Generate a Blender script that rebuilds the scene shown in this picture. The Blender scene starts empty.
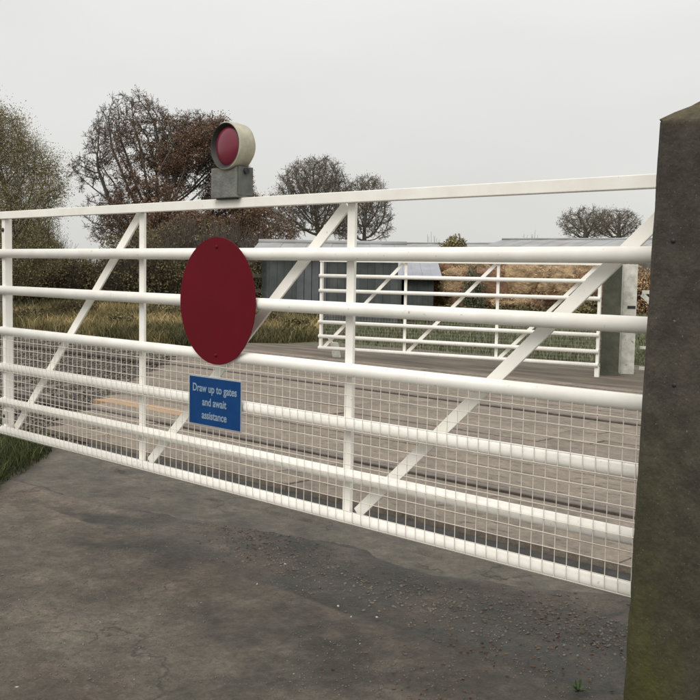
import bpy, bmesh, math, random
import numpy as np
from mathutils import Vector, Matrix
random.seed(7); rng = np.random.default_rng(11)
scene = bpy.context.scene
COL = scene.collection

# ------------------------------------------------------------------ camera
EYE = 1.38
F = 1000.0                                   # focal length in units of a 700 wide frame
pitch = math.radians(4.528); roll = math.radians(1.031)
fw = Vector((0, math.cos(pitch), -math.sin(pitch)))
rt = Vector((1, 0, 0)); up = rt.cross(fw)
R_ = math.cos(roll)*rt + math.sin(roll)*up*1.0
U_ = -math.sin(roll)*rt + math.cos(roll)*up
cam = bpy.data.cameras.new('camera'); cam.sensor_width = 36; cam.lens = 36*F/700.0
cam.clip_start = 0.05; cam.clip_end = 6000
co = bpy.data.objects.new('camera', cam); COL.objects.link(co)
M = Matrix((R_, U_, -fw)).transposed().to_4x4(); M.translation = Vector((0, 0, EYE))
co.matrix_world = M
scene.camera = co

# ------------------------------------------------------------------ sky + sun (overcast)
SUN_EL, SUN_AZ = math.radians(48), math.radians(205)     # azimuth measured clockwise from +Y
w = bpy.data.worlds.new('World'); scene.world = w; w.use_nodes = True
nt = w.node_tree; nt.nodes.clear()
def wn(t, **k):
    n = nt.nodes.new(t)
    for a, b in k.items(): setattr(n, a, b)
    return n
out = wn('ShaderNodeOutputWorld'); bg = wn('ShaderNodeBackground')
sky = wn('ShaderNodeTexSky', sky_type='NISHITA', sun_disc=False, sun_elevation=SUN_EL, sun_rotation=SUN_AZ)
tc = wn('ShaderNodeTexCoord'); sep = wn('ShaderNodeSeparateXYZ')
nt.links.new(tc.outputs['Generated'], sep.inputs[0])
ramp = wn('ShaderNodeValToRGB')               # overcast: brighter towards the zenith
e = ramp.color_ramp.elements
e[0].position = 0.0; e[0].color = (6.85, 6.80, 6.50, 1)
e[1].position = 1.0; e[1].color = (15.0, 14.8, 14.2, 1)
m1 = e.new(0.06); m1.color = (7.30, 7.28, 7.02, 1)
m2 = e.new(0.22); m2.color = (8.05, 8.05, 7.85, 1)
nt.links.new(sep.outputs['Z'], ramp.inputs[0])
noi = wn('ShaderNodeTexNoise'); noi.inputs['Scale'].default_value = 2.2; noi.inputs['Detail'].default_value = 4
mp = wn('ShaderNodeMapping'); mp.inputs['Scale'].default_value = (1, 1, 3)
nt.links.new(tc.outputs['Generated'], mp.inputs[0]); nt.links.new(mp.outputs[0], noi.inputs['Vector'])
mr = wn('ShaderNodeMapRange'); mr.inputs['To Min'].default_value = 0.95; mr.inputs['To Max'].default_value = 1.05
mr.inputs['From Min'].default_value = 0.3; mr.inputs['From Max'].default_value = 0.7
nt.links.new(noi.outputs[0], mr.inputs[0])
mul = wn('ShaderNodeVectorMath', operation='SCALE')
nt.links.new(ramp.outputs[0], mul.inputs[0]); nt.links.new(mr.outputs[0], mul.inputs['Scale'])
mix = wn('ShaderNodeMix', data_type='RGBA'); mix.inputs[0].default_value = 0.97
nt.links.new(sky.outputs[0], mix.inputs[6]); nt.links.new(mul.outputs[0], mix.inputs[7])
nt.links.new(mix.outputs[2], bg.inputs[0]); bg.inputs[1].default_value = 0.101
nt.links.new(bg.outputs[0], out.inputs[0])
sl = bpy.data.lights.new('sun', 'SUN'); sl.energy = 1.65; sl.angle = math.radians(35); sl.color = (1, 0.95, 0.87)
so = bpy.data.objects.new('sun', sl); COL.objects.link(so)
sd = Vector((math.sin(SUN_AZ)*math.cos(SUN_EL), math.cos(SUN_AZ)*math.cos(SUN_EL), math.sin(SUN_EL)))
so.rotation_euler = sd.to_track_quat('Z', 'Y').to_euler(); so.location = sd*30
scene.view_settings.view_transform = 'Standard'; scene.view_settings.look = 'None'
scene.view_settings.exposure = 0.0; scene.view_settings.gamma = 1.0

# ------------------------------------------------------------------ frames of reference
P0 = Vector((0.9744, 3.3524, 0)); ROT = math.atan2(-0.6923, 0.7216)   # near gate: local x along gate (to the hinge post), y away from the viewer
dx = Vector((0.7216, -0.6923, 0)); dn = Vector((0.6923, 0.7216, 0))
def G(u, v, z=0): return P0 + dx*u + dn*v + Vector((0, 0, z))
def at(px, py, Y):                               # point at distance Y seen in that direction
    r = fw + R_*((px-350)/F) - U_*((py-350)/F)
    return Vector((0, 0, EYE)) + r*(Y/r.y)

# ------------------------------------------------------------------ noise
_T = rng.random((16, 256, 256))
def vn(x, y, s=0):
    x = np.asarray(x, float); y = np.asarray(y, float)
    xi = np.floor(x).astype(int); yi = np.floor(y).astype(int); fx = x-xi; fy = y-yi
    fx = fx*fx*(3-2*fx); fy = fy*fy*(3-2*fy); t = _T[s % 16]
    a = t[xi % 256, yi % 256]; b = t[(xi+1) % 256, yi % 256]; c = t[xi % 256, (yi+1) % 256]; d = t[(xi+1) % 256, (yi+1) % 256]
    return (a*(1-fx)+b*fx)*(1-fy)+(c*(1-fx)+d*fx)*fy
def fbm(x, y, o=4, s=0):
    r = 0; a = .5; f = 1
    for i in range(o):
        r = r + a*vn(np.asarray(x)*f+i*17.3, np.asarray(y)*f+i*9.1, s+i); a *= .5; f *= 2.03
    return r/(1-.5**o)

# ------------------------------------------------------------------ materials
def mat(name, col, rough=.8, col2=None, scale=5, bump=0, bscale=40, detail=5, spec=.5, metal=0, col3=None, scale3=60, thr3=(.6, .7), attr=None, objvar=0, stretch=(1, 1, 1), lo=.35, hi=.65, bdist=.01, trans=0):
    m = bpy.data.materials.new(name); m.use_nodes = True; t = m.node_tree; N = t.nodes; L = t.links
    b = N['Principled BSDF']; b.inputs['Roughness'].default_value = rough; b.inputs['Metallic'].default_value = metal
    b.inputs['Specular IOR Level'].default_value = spec
    tcn = N.new('ShaderNodeTexCoord'); mp = N.new('ShaderNodeMapping'); mp.inputs['Scale'].default_value = stretch
    L.new(tcn.outputs['Object'], mp.inputs[0])
    cur = None
    def rgb(c):
        n = N.new('ShaderNodeRGB'); n.outputs[0].default_value = (*c, 1); return n.outputs[0]
    cur = rgb(col)
    def mixc(fac, a, bb):
        n = N.new('ShaderNodeMix'); n.data_type = 'RGBA'; L.new(fac, n.inputs[0]); L.new(a, n.inputs[6]); L.new(bb, n.inputs[7]); return n.outputs[2]
    def noise(sc, de, lo, hi, rgh=.55):
        n = N.new('ShaderNodeTexNoise'); n.inputs['Scale'].default_value = sc; n.inputs['Detail'].default_value = de; n.inputs['Roughness'].default_value = rgh
        L.new(mp.outputs[0], n.inputs['Vector'])
        r = N.new('ShaderNodeMapRange'); r.inputs['From Min'].default_value = lo; r.inputs['From Max'].default_value = hi
        L.new(n.outputs[0], r.inputs[0]); return r.outputs[0]
    if col2: cur = mixc(noise(scale, detail, lo, hi), cur, rgb(col2))
    if attr:
        a = N.new('ShaderNodeAttribute'); a.attribute_name = attr
        n = N.new('ShaderNodeMix'); n.data_type = 'RGBA'; n.blend_type = 'MULTIPLY'; n.inputs[0].default_value = 1
        L.new(cur, n.inputs[6]); L.new(a.outputs['Color'], n.inputs[7]); cur = n.outputs[2]
    if col3: cur = mixc(noise(scale3, 3, *thr3), cur, rgb(col3))
    if objvar:
        o = N.new('ShaderNodeObjectInfo'); r = N.new('ShaderNodeMapRange'); r.inputs['To Min'].default_value = 1-objvar; r.inputs['To Max'].default_value = 1+objvar
        L.new(o.outputs['Random'], r.inputs[0]); s = N.new('ShaderNodeVectorMath'); s.operation = 'SCALE'
        L.new(cur, s.inputs[0]); L.new(r.outputs[0], s.inputs['Scale']); cur = s.outputs[0]
    L.new(cur, b.inputs['Base Color'])
    if bump:
        n = N.new('ShaderNodeTexNoise'); n.inputs['Scale'].default_value = bscale; n.inputs['Detail'].default_value = 6
        L.new(mp.outputs[0], n.inputs['Vector']); bn = N.new('ShaderNodeBump'); bn.inputs['Strength'].default_value = bump; bn.inputs['Distance'].default_value = bdist
        L.new(n.outputs[0], bn.inputs['Height']); L.new(bn.outputs[0], b.inputs['Normal'])
    return m
def road_fine(m, cracks=True, k=1.0):
    # sharp-edged mottling of grit, cracks and damp spots finer than the sheet's own vertices
    t = m.node_tree; N = t.nodes; L = t.links; b = N['Principled BSDF']; src = b.inputs['Base Color'].links[0].from_socket
    tcn = N.new('ShaderNodeTexCoord'); cur = src
    for sc, lo, hi, a, bb, rg in [(5, .42, .60, .78, 1.08, .72), (26, .40, .62, .72, 1.14, .75), (110, .35, .65, .75, 1.25, .7)]:
        n = N.new('ShaderNodeTexNoise'); n.inputs['Scale'].default_value = sc; n.inputs['Detail'].default_value = 9; n.inputs['Roughness'].default_value = rg
        L.new(tcn.outputs['Object'], n.inputs['Vector'])
        q = N.new('ShaderNodeMapRange'); q.inputs['From Min'].default_value = lo; q.inputs['From Max'].default_value = hi; q.inputs['To Min'].default_value = 1-(1-a)*k; q.inputs['To Max'].default_value = 1+(bb-1)*k
        L.new(n.outputs[0], q.inputs[0]); v = N.new('ShaderNodeVectorMath'); v.operation = 'SCALE'; L.new(cur, v.inputs[0]); L.new(q.outputs[0], v.inputs['Scale']); cur = v.outputs[0]
    if not cracks: L.new(cur, b.inputs['Base Color']); return
    # cracks: thin lines where a warped voronoi's edges meet, only in places
    nz = N.new('ShaderNodeTexNoise'); nz.inputs['Scale'].default_value = 3; nz.inputs['Detail'].default_value = 5; L.new(tcn.outputs['Object'], nz.inputs['Vector'])
    ad = N.new('ShaderNodeVectorMath'); ad.operation = 'MULTIPLY_ADD'; ad.inputs[1].default_value = (.9, .9, .9); L.new(nz.outputs['Color'], ad.inputs[0]); L.new(tcn.outputs['Object'], ad.inputs[2])
    vo = N.new('ShaderNodeTexVoronoi'); vo.feature = 'DISTANCE_TO_EDGE'; vo.inputs['Scale'].default_value = 1.6; L.new(ad.outputs[0], vo.inputs['Vector'])
    q = N.new('ShaderNodeMapRange'); q.inputs['From Min'].default_value = .0; q.inputs['From Max'].default_value = .022; q.inputs['To Min'].default_value = 1; q.inputs['To Max'].default_value = 0; L.new(vo.outputs['Distance'], q.inputs[0])
    n5 = N.new('ShaderNodeTexNoise'); n5.inputs['Scale'].default_value = 2.4; n5.inputs['Detail'].default_value = 6; L.new(tcn.outputs['Object'], n5.inputs['Vector'])
    q5 = N.new('ShaderNodeMapRange'); q5.inputs['From Min'].default_value = .54; q5.inputs['From Max'].default_value = .60; q5.inputs['To Max'].default_value = .75; L.new(n5.outputs[0], q5.inputs[0])
    mu = N.new('ShaderNodeMath'); mu.operation = 'MULTIPLY'; L.new(q.outputs[0], mu.inputs[0]); L.new(q5.outputs[0], mu.inputs[1])
    mx = N.new('ShaderNodeMix'); mx.data_type = 'RGBA'; mx.inputs[7].default_value = (.022, .020, .017, 1); L.new(mu.outputs[0], mx.inputs[0]); L.new(cur, mx.inputs[6]); L.new(mx.outputs[2], b.inputs['Base Color'])
WHITE = mat('gate_paint', (.90, .885, .835), .42, (.82, .80, .745), 7, .15, 90, col3=(.36, .33, .27), scale3=38, thr3=(.69, .80), bdist=.001)
WIRE = mat('wire_paint', (.76, .70, .62), .5, (.64, .59, .52), 12)
OLDWHITE = mat('weathered_white_paint', (.70, .69, .63), .6, (.45, .45, .40), 9, .2, 60, col3=(.12, .12, .10), scale3=22, thr3=(.66, .74))
REDSIGN = mat('red_enamel', (.125, .004, .011), .6, (.105, .004, .010), 4, 0, spec=.12, col3=(.30, .13, .12), scale3=70, thr3=(.74, .8))
BLUE = mat('blue_enamel', (.004, .042, .15), .5, (.007, .052, .18), 8, spec=.15)
LETTER = mat('letter_white', (.22, .30, .40), .5)
EDGE = mat('sign_edge', (.35, .38, .42), .5)
GALV = mat('lamp_grey_metal', (.115, .125, .115), .55, (.20, .20, .18), 18, .3, 90, metal=.2)
GALV2 = mat('lamp_side_metal', (.13, .135, .12), .6, (.08, .085, .08), 20)
CREAM = mat('lamp_cream', (.50, .46, .35), .55, (.33, .32, .25), 16, .1)
DARK = mat('dark_metal_and_hole_shade', (.02, .02, .02), .6)
LENS = bpy.data.materials.new('red_lens'); LENS.use_nodes = True
_b = LENS.node_tree.nodes['Principled BSDF']; _b.inputs['Base Color'].default_value = (.16, .015, .035, 1); _b.inputs['Roughness'].default_value = .25
RUSTRAIL = mat('rail_steel', (.09, .075, .065), .5, (.14, .115, .10), 20, metal=.3)
BOARD = mat('crossing_board', (.245, .203, .163), .9, (.175, .146, .118), 2.2, .6, 40, objvar=.09, stretch=(1, 2.2, 2), col3=(.075, .062, .052), scale3=7, thr3=(.56, .72), bdist=.005)
road_fine(BOARD, False, .7)
BOARDTAN = mat('tan_edge_board', (.40, .26, .155), .85, (.28, .19, .12), 5, .5, 45, stretch=(1, 6, 6))
SLEEPER = mat('sleeper', (.10, .09, .08), .9, (.16, .14, .12), 6, .5, 40)
BALLAST = mat('ballast_stone', (.17, .148, .118), .9, (.085, .074, .06), 12)
BED = mat('ballast_bed', (.12, .11, .095), .95, (.07, .065, .055), 8, 1, 30)
ASPH = mat('black_asphalt', (.022, .022, .021), .85, (.05, .048, .044), 10, 1, 120)
CONC = mat('old_concrete', (.150, .130, .103), .85, (.088, .077, .061), 4, .5, 60, col3=(.045, .042, .036), scale3=5, thr3=(.50, .80), bdist=.010)
road_fine(CONC, True, .9)
STONE_L = mat('pale_pebble', (.30, .29, .27), .8); STONE_D = mat('grey_grit', (.12, .11, .10), .85)
LEAF_D = mat('dead_leaf', (.10, .05, .03), .8)
FARROAD = mat('far_road_asphalt', (.150, .120, .090), .9, (.065, .053, .040), 1.6, .5, 60, stretch=(.6, 3, 1))
FIELD = mat('field_soil_grass', (.075, .085, .04), .95, (.10, .085, .05), .6, .5, 8)
BARK = mat('bark', (.125, .105, .088), .95, (.085, .072, .06), 6, .5, 30)  # lightened: the haze of distance is put into this colour
BARKG = mat('pale_bark', (.17, .155, .125), .95, (.11, .10, .08), 5)
POSTM = mat('old_post', (.068, .058, .045), .92, (.040, .034, .026), 14, .8, 70, attr='algae', col3=(.19, .175, .15), scale3=150, thr3=(.66, .75), bdist=.005)
road_fine(POSTM, False, .6)
DPOST = mat('dark_timber_post', (.045, .05, .035), .9, (.085, .085, .065), 6, .5, 30)
SHEDW = mat('dark_sheet_wall', (.085, .096, .098), .85, (.055, .062, .060), 3, objvar=.12)
SHEDL = mat('blue_grey_sheet', (.115, .125, .135), .8, (.08, .086, .09), 3, objvar=.10)
ROOFG = mat('grey_sheet_roof', (.30, .31, .32), .6, (.22, .22, .22), 1.2, objvar=.1)
ROOFP = mat('pale_blue_roof', (.30, .315, .36), .75, (.25, .26, .30), 2, objvar=.05)
WALLB = mat('barn_wall', (.20, .19, .17), .85, (.13, .12, .11), 2, objvar=.12)

def leafmat(name, a, b, c=None):
    m = bpy.data.materials.new(name); m.use_nodes = True; t = m.node_tree; N = t.nodes; L = t.links
    p = N['Principled BSDF']; p.inputs['Roughness'].default_value = .75; p.inputs['Specular IOR Level'].default_value = .2
    at_ = N.new('ShaderNodeAttribute'); at_.attribute_name = 'tint'
    r = N.new('ShaderNodeValToRGB'); r.color_ramp.elements[0].color = (*a, 1); r.color_ramp.elements[1].color = (*b, 1)
    if c: q = r.color_ramp.elements.new(.5); q.color = (*c, 1)
    L.new(at_.outputs['Fac'], r.inputs[0]); L.new(r.outputs[0], p.inputs['Base Color'])
    return m
L_OAK = leafmat('oak_leaves', (.09, .052, .032), (.31, .20, .135), (.17, .105, .07))
L_OLIVE = leafmat('willow_leaves', (.11, .095, .045), (.40, .35, .19), (.23, .20, .10))
L_HEDGE = leafmat('hedge_leaves', (.045, .040, .020), (.30, .25, .125), (.13, .11, .052))
L_BEECH = leafmat('copper_leaves', (.15, .085, .048), (.90, .70, .44), (.58, .40, .23))
L_GREEN = leafmat('green_leaves', (.025, .04, .012), (.09, .12, .04))
L_GRASS = leafmat('verge_grass', (.05, .052, .022), (.50, .38, .19), (.16, .135, .06))
L_GRASS2 = leafmat('short_grass', (.024, .022, .012), (.15, .17, .055), (.042, .055, .018))
L_GRASS3 = leafmat('field_grass', (.06, .07, .035), (.24, .24, .15), (.13, .14, .085))

# ------------------------------------------------------------------ object helpers
def meta(o, label=None, cat=None, group=None, kind=None):
    if label: o['label'] = label
    if cat: o['category'] = cat
    if group: o['group'] = group
    if kind: o['kind'] = kind
    return o
def empty(name, label=None, cat=None, loc=(0, 0, 0), rotz=0, group=None, kind=None):
    o = bpy.data.objects.new(name, None); COL.objects.link(o); o.location = loc; o.rotation_euler = (0, 0, rotz); o.empty_display_size = .2
    return meta(o, label, cat, group, kind)
def link(name, me, m, parent=None, loc=None):
    if m and not me.materials: me.materials.append(m)
    o = bpy.data.objects.new(name, me); COL.objects.link(o)
    if parent: o.parent = parent
    if loc is not None: o.location = loc
    return o
def npmesh(name, V, Fc, smooth=False, tint=None):
    V = np.asarray(V, np.float32); Fc = np.asarray(Fc, np.int32); k = Fc.shape[1]
    me = bpy.data.meshes.new(name); me.vertices.add(len(V)); me.vertices.foreach_set('co', V.ravel())
    me.loops.add(Fc.size); me.loops.foreach_set('vertex_index', Fc.ravel())
    me.polygons.add(len(Fc)); me.polygons.foreach_set('loop_start', np.arange(0, Fc.size, k, dtype=np.int32))
    me.polygons.foreach_set('loop_total', np.full(len(Fc), k, np.int32))
    me.update(calc_edges=True); me.validate()
    if smooth: me.polygons.foreach_set('use_smooth', np.ones(len(me.polygons), bool))
    if tint is not None:
        a = me.attributes.new('tint', 'FLOAT', 'POINT'); a.data.foreach_set('value', np.asarray(tint, np.float32))
    return me
class MB:
    def __init__(s): s.v = []; s.f = []; s.sm = []
    def add(s, vs, fs, smooth=False):
        o = len(s.v); s.v += [tuple(x) for x in vs]; s.f += [tuple(o+i for i in f) for f in fs]; s.sm += [smooth]*len(fs); return s
    def box(s, a, b):
        x0, y0, z0 = a; x1, y1, z1 = b
        return s.add([(x0, y0, z0), (x1, y0, z0), (x1, y1, z0), (x0, y1, z0), (x0, y0, z1), (x1, y0, z1), (x1, y1, z1), (x0, y1, z1)],
              [(0, 3, 2, 1), (4, 5, 6, 7), (0, 1, 5, 4), (1, 2, 6, 5), (2, 3, 7, 6), (3, 0, 4, 7)])
    def tube(s, a, b, r, n=16, r2=None, cap=True):
        a = Vector(a); b = Vector(b); r2 = r if r2 is None else r2; d = (b-a).normalized()
        x = d.orthogonal().normalized(); y = d.cross(x)
        vs = [a+(x*math.cos(t)+y*math.sin(t))*r for t in [2*math.pi*i/n for i in range(n)]]+[b+(x*math.cos(t)+y*math.sin(t))*r2 for t in [2*math.pi*i/n for i in range(n)]]
        s.add(vs, [(i, (i+1) % n, n+(i+1) % n, n+i) for i in range(n)], True)
        if cap:
            o = len(s.v)-2*n; s.f += [tuple(o+i for i in reversed(range(n))), tuple(o+n+i for i in range(n))]; s.sm += [False, False]
        return s
    def bar(s, a, b, w_, t):                       # flat bar from a to b, width w_ in the gate plane (xz), thickness t in y
        a = Vector(a); b = Vector(b); d = (b-a).normalized(); p = Vector((-d.z, 0, d.x))*w_/2; q = Vector((0, t/2, 0))
        vs = [a-p-q, a+p-q, a+p+q, a-p+q, b-p-q, b+p-q, b+p+q, b-p+q]
        return s.add(vs, [(0, 3, 2, 1), (4, 5, 6, 7), (0, 1, 5, 4), (1, 2, 6, 5), (2, 3, 7, 6), (3, 0, 4, 7)])
    def lathe(s, prof, cen, axis, n=40):           # prof: (dist along axis, radius)
        ax = Vector(axis).normalized(); x = ax.orthogonal().normalized(); y = ax.cross(x); c = Vector(cen)
        vs = [c+ax*h+(x*math.cos(t)+y*math.sin(t))*r for h, r in prof for t in [2*math.pi*i/n for i in range(n)]]
        fs = [(k*n+i, k*n+(i+1) % n, (k+1)*n+(i+1) % n, (k+1)*n+i) for k in range(len(prof)-1) for i in range(n)]
        return s.add(vs, fs, True)
    def mesh(s, name, bevel=0):
        me = bpy.data.meshes.new(name); me.from_pydata(s.v, [], s.f); me.update()
        bm = bmesh.new(); bm.from_mesh(me); bmesh.ops.recalc_face_normals(bm, faces=bm.faces)
        if bevel:
            bmesh.ops.bevel(bm, geom=[e for e in bm.edges], offset=bevel, segments=2, affect='EDGES', profile=.6, clamp_overlap=True)
        bm.to_mesh(me); bm.free()
        if any(s.sm) and not bevel:
            me.polygons.foreach_set('use_smooth', s.sm)
        return me
    def obj(s, name, m, parent=None, bevel=0, loc=None): return link(name, s.mesh(name, bevel), m, parent, loc)

# ------------------------------------------------------------------ ground, road, crossing
gm = MB().add([(-2500, -60, -.07), (2500, -60, -.07), (2500, 4500, -.07), (-2500, 4500, -.07)], [(0, 1, 2, 3)])
meta(gm.obj('ground', FIELD), kind='structure')

def grid(us, vs):                                 # index helper, returns U,V arrays and faces
    U, V = np.meshgrid(us, vs, indexing='ij'); a, b = U.shape; I = np.arange(a*b).reshape(a, b)
    Fc = np.stack([I[:-1, :-1], I[1:, :-1], I[1:, 1:], I[:-1, 1:]], -1).reshape(-1, 4)
    return U, V, Fc
def kerb_edge(u):                                 # mean line where the road dirt gives way to the concrete strip
    u = np.asarray(u, float)
    return np.interp(u, [-5, -3.6, -2.6, -2.0, -1.2, -.8, -.3, .5], [.02, .12, .34, .50, .50, .70, .93, 1.0])
us = np.concatenate([np.arange(-9, -5, .06), np.arange(-5, 1.2, .022), np.arange(1.2, 4, .1)]); vs = np.concatenate([np.arange(-5, -1.6, .08), np.arange(-1.6, .9, .022)])
U, V, Fc = grid(us, vs)
def roadz(U, V):
    Z = .030*(fbm(U*.9, V*.9, 3, 1)-.5)+.022*(fbm(U*3.3, V*3.3, 4, 4)-.5)+.010*(fbm(U*11, V*11, 4, 7)-.5)
    t = V-kerb_edge(U)
    drop = np.clip((t+.10)/.25, 0, 1)
    return Z*(1-.6*drop)-.030*drop+.012*np.exp(-(t+.14)**2/.008)+.035*(fbm(U*2.6, V*2.6, 5, 10)-.5)*np.exp(-(t/.25)**2)
Z = roadz(U, V)-.012
dist = Z-(-.018)
def blob(cu, cv, ru, rv, a=0):
    c, s = math.cos(a), math.sin(a); x = (U-cu)*c+(V-cv)*s; y = -(U-cu)*s+(V-cv)*c
    return np.exp(-((x/ru)**2+(y/rv)**2))
def pix_uv(px, py):
    r = fw + R_*((px-350)/F) - U_*((py-350)/F); P = Vector((0, 0, EYE))+r*(-EYE/r.z)-P0
    return P.dot(dx), P.dot(dn)
n1 = fbm(U*1.3, V*1.3, 5, 3); n2 = fbm(U*4.5, V*4.5, 5, 6); n3 = fbm(U*16, V*16, 4, 9)
darkness = .05+0.6*(n1-.5)+.5*(n2-.5)+.16*np.clip((U+1.6)/1.2, 0, 1)-.12*np.clip((-2.2-U)/1.5, 0, 1)
# damp, worn patches of the track: along the slab and in the wheel line
for cu, cv, ru, rv, k in [(-2.3, .05, .62, .40, .50), (-1.0, .02, .7, .20, .30), (-.15, .10, .5, .35, .55), (-.9, .40, 1.6, .10, .30), (-1.2, -.55, .8, .2, .15), (-3.3, .15, .7, .10, .28), (-.3, -.45, .5, .22, .2), (-2.6, -.25, .35, .2, .2)]:
    darkness = darkness+k*blob(cu, cv, ru, rv)*(.45+1.1*n2)
n4 = fbm(U*9, V*9, 5, 2)
darkness += .9*np.exp(-(dist/.006)**2)*(V > -.2)*(.3+n4)+.55*(n4-.5)+.5*(n3-.5)
dk = np.clip(.28+darkness*1.25, 0, 1)
warm = np.clip((fbm(U*.8, V*.8, 3, 12)-.45)*3, 0, 1)
dry = np.stack([.150+.012*warm, .126+.0*warm, .100-.004*warm], -1); wet = np.array([.047, .042, .033])
col = dry*(1-dk[..., None])+wet*dk[..., None]
col *= (.82+.36*n3)[..., None]
brown = np.clip((fbm(U*2.1, V*2.1, 4, 14)-.58)*5, 0, 1)*.5
col = col*(1-brown[..., None])+np.array([.095, .068, .052])*brown[..., None]
me = npmesh('near_road', np.stack([U, V, Z], -1).reshape(-1, 3), Fc, True)
ca = me.attributes.new('road_tint', 'FLOAT_COLOR', 'POINT')
ca.data.foreach_set('color', np.concatenate([col, np.ones(col.shape[:2]+(1,))], -1).astype(np.float32).ravel())
RD = mat('muddy_road', (1, 1, 1), .62, (.70, .70, .68), 40, 1.0, 60, attr='road_tint', col3=(.12, .115, .105), scale3=130, thr3=(.68, .74), detail=8, bdist=.006, spec=.3)
road_fine(RD)
road = link('near_road', me, RD); road.location = P0; road.rotation_euler.z = ROT; meta(road, kind='structure')

# concrete strip; the road dirt laps over its near edge in a ragged line
us2 = np.arange(-5.2, 1.5, .025); vs2 = np.arange(-.25, .861, .025); U2, V2, Fs = grid(us2, vs2)
Z2 = -.018+.010*(fbm(U2*1.8, V2*1.8, 4, 8)-.5)+.006*(fbm(U2*12, V2*12, 3, 1)-.5)-.06*np.clip((kerb_edge(U2)-.17-V2)/.12, 0, 1)
Z2 -= .02*np.exp(-((V2-.05*np.sin(U2*2.3)-.69)/.012)**2)*(fbm(U2*3, U2*0, 2, 4) > .45)
cs = link('concrete_kerb_strip', npmesh('concrete_kerb_strip', np.stack([U2, V2, Z2], -1).reshape(-1, 3), Fs, True), CONC); cs.location = P0; cs.rotation_euler.z = ROT; meta(cs, kind='structure')
a_ = MB().box((-5.3, .875, -.09), (1.6, 1.17, -.022)).obj('asphalt_infill', ASPH); a_.location = P0; a_.rotation_euler.z = ROT; meta(a_, kind='structure')

# crossing deck: boards laid parallel to the rails
deck = empty('crossing_deck', loc=P0, rotz=ROT, kind='structure')
RAILS = [2.10, 3.55, 5.35, 6.80]
MB().box((-13.4, 1.18, -.10), (1.4, 8.0, -.045)).obj('deck_bed', ASPH, deck)
zones = [(1.19, 2.055, 4), (2.185, 3.465, 5), (3.595, 5.305, 7), (5.435, 6.715, 5), (6.845, 7.95, 4)]
def dleft(v): return -(4.75+1.0*v)
bl = 2.35
bmesh_cache = {}
for (v0, v1, n) in zones:
    wd = (v1-v0)/n
    for i in range(n):
        va = v0+i*wd+.0022; vb = v0+(i+1)*wd-.0022; left = dleft((va+vb)/2)+random.uniform(-.06, .06)
        x = 1.2-random.uniform(0, bl)*.9
        segs = []; cur = 1.25
        first = True
        while cur > left:
            L_ = x-(-1.0) if False else (random.uniform(.5, 1)*bl if first else bl); first = False
            nx = max(left, cur-L_)
            if nx-left < .5: nx = left
            segs.append((nx, cur-.005)); cur = nx
        for (a, b) in segs:
            key = (round(b-a, 2), round(vb-va, 3))
            if key not in bmesh_cache:
                bmesh_cache[key] = MB().box((-(b-a)/2, -(vb-va)/2, -.05), ((b-a)/2, (vb-va)/2, 0)).mesh('board', .005)
            mm = BOARDTAN if (v0 == 2.185 and i == 1 and b < -4.8) else BOARD
            if mm is BOARDTAN:
                me = bmesh_cache[key].copy(); me.materials.clear()
            else: me = bmesh_cache[key]
            o = link('board', me, mm, deck, ((a+b)/2, (va+vb)/2, .012+random.uniform(-.005, .006)))
            o.rotation_euler = (random.uniform(-.012, .012), random.uniform(-.002, .002), 0)

track = empty('railway_track', loc=P0, rotz=ROT, kind='structure')
for v in RAILS:
    prof = [(-.035, .02), (-.030, .026), (.030, .026), (.035, .02), (.033, -.012), (.009, -.02), (.009, -.08), (-.009, -.08), (-.009, -.02), (-.033, -.012)]
    vs_ = [(x_, v+y, z) for x_ in (-60, 9) for (y, z) in prof]; n = len(prof)
    MB().add(vs_, [(i, (i+1) % n, n+(i+1) % n, n+i) for i in range(n)]+[tuple(range(n)), tuple(range(n, 2*n))]).obj('rail', RUSTRAIL, track)
sm = MB().box((-.12, -1.25, -.10), (.12, 1.25, 0)).mesh('sleeper', .01)
for vc in (2.825, 6.075):
    for i in range(44):
        u = dleft(vc)-.8-.65*i
        o = link('sleeper', sm, SLEEPER, track, (u, vc, -.035)); o.rotation_euler.z = random.uniform(-.02, .02)
bd = MB().box((-62, .9, -.2), (-5.31, 8.6, -.062)).obj('ballast_bed', BED); bd.location = P0; bd.rotation_euler.z = ROT; meta(bd, kind='structure')
def stones(n, posfn, smin, smax, flat=.7):
    base = np.array([[1, 0, 0], [-1, 0, 0], [0, 1, 0], [0, -1, 0], [0, 0, 1], [0, 0, -1]], float)
    fc = np.array([[0, 2, 4], [2, 1, 4], [1, 3, 4], [3, 0, 4], [2, 0, 5], [1, 2, 5], [3, 1, 5], [0, 3, 5]])
    P = posfn(n); n = len(P); sz = rng.uniform(smin, smax, (n, 1, 1))*rng.uniform(.7, 1.3, (n, 1, 3)); sz[..., 2] *= flat
    a = rng.uniform(0, 6.28, n); c, s = np.cos(a), np.sin(a); B = base[None]*sz+rng.normal(0, .18, (n, 6, 3))*sz
    X = B[..., 0]*c[:, None]-B[..., 1]*s[:, None]; Y = B[..., 0]*s[:, None]+B[..., 1]*c[:, None]
    W = np.stack([X, Y, B[..., 2]], -1)+P[:, None, :]
    Fc = (fc[None]+np.arange(n)[:, None, None]*6).reshape(-1, 3)
    return npmesh('stones', W.reshape(-1, 3), Fc)
def pb(n):
    s = 5.4+rng.random(n)**1.3*26; v = rng.uniform(.92, 7.95, n); ok = (-s < -(4.9+v)) | (v < 1.15)
    s, v = s[ok], v[ok]; return np.stack([-s, v, np.full(len(s), -.055)+rng.uniform(0, .035, len(s))], -1)
b = link('track_ballast', stones(60000, pb, .011, .024), BALLAST); b.location = P0; b.rotation_euler.z = ROT
meta(b, 'grey crushed stone between the tracks left of the crossing', 'ballast', kind='stuff')

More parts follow.
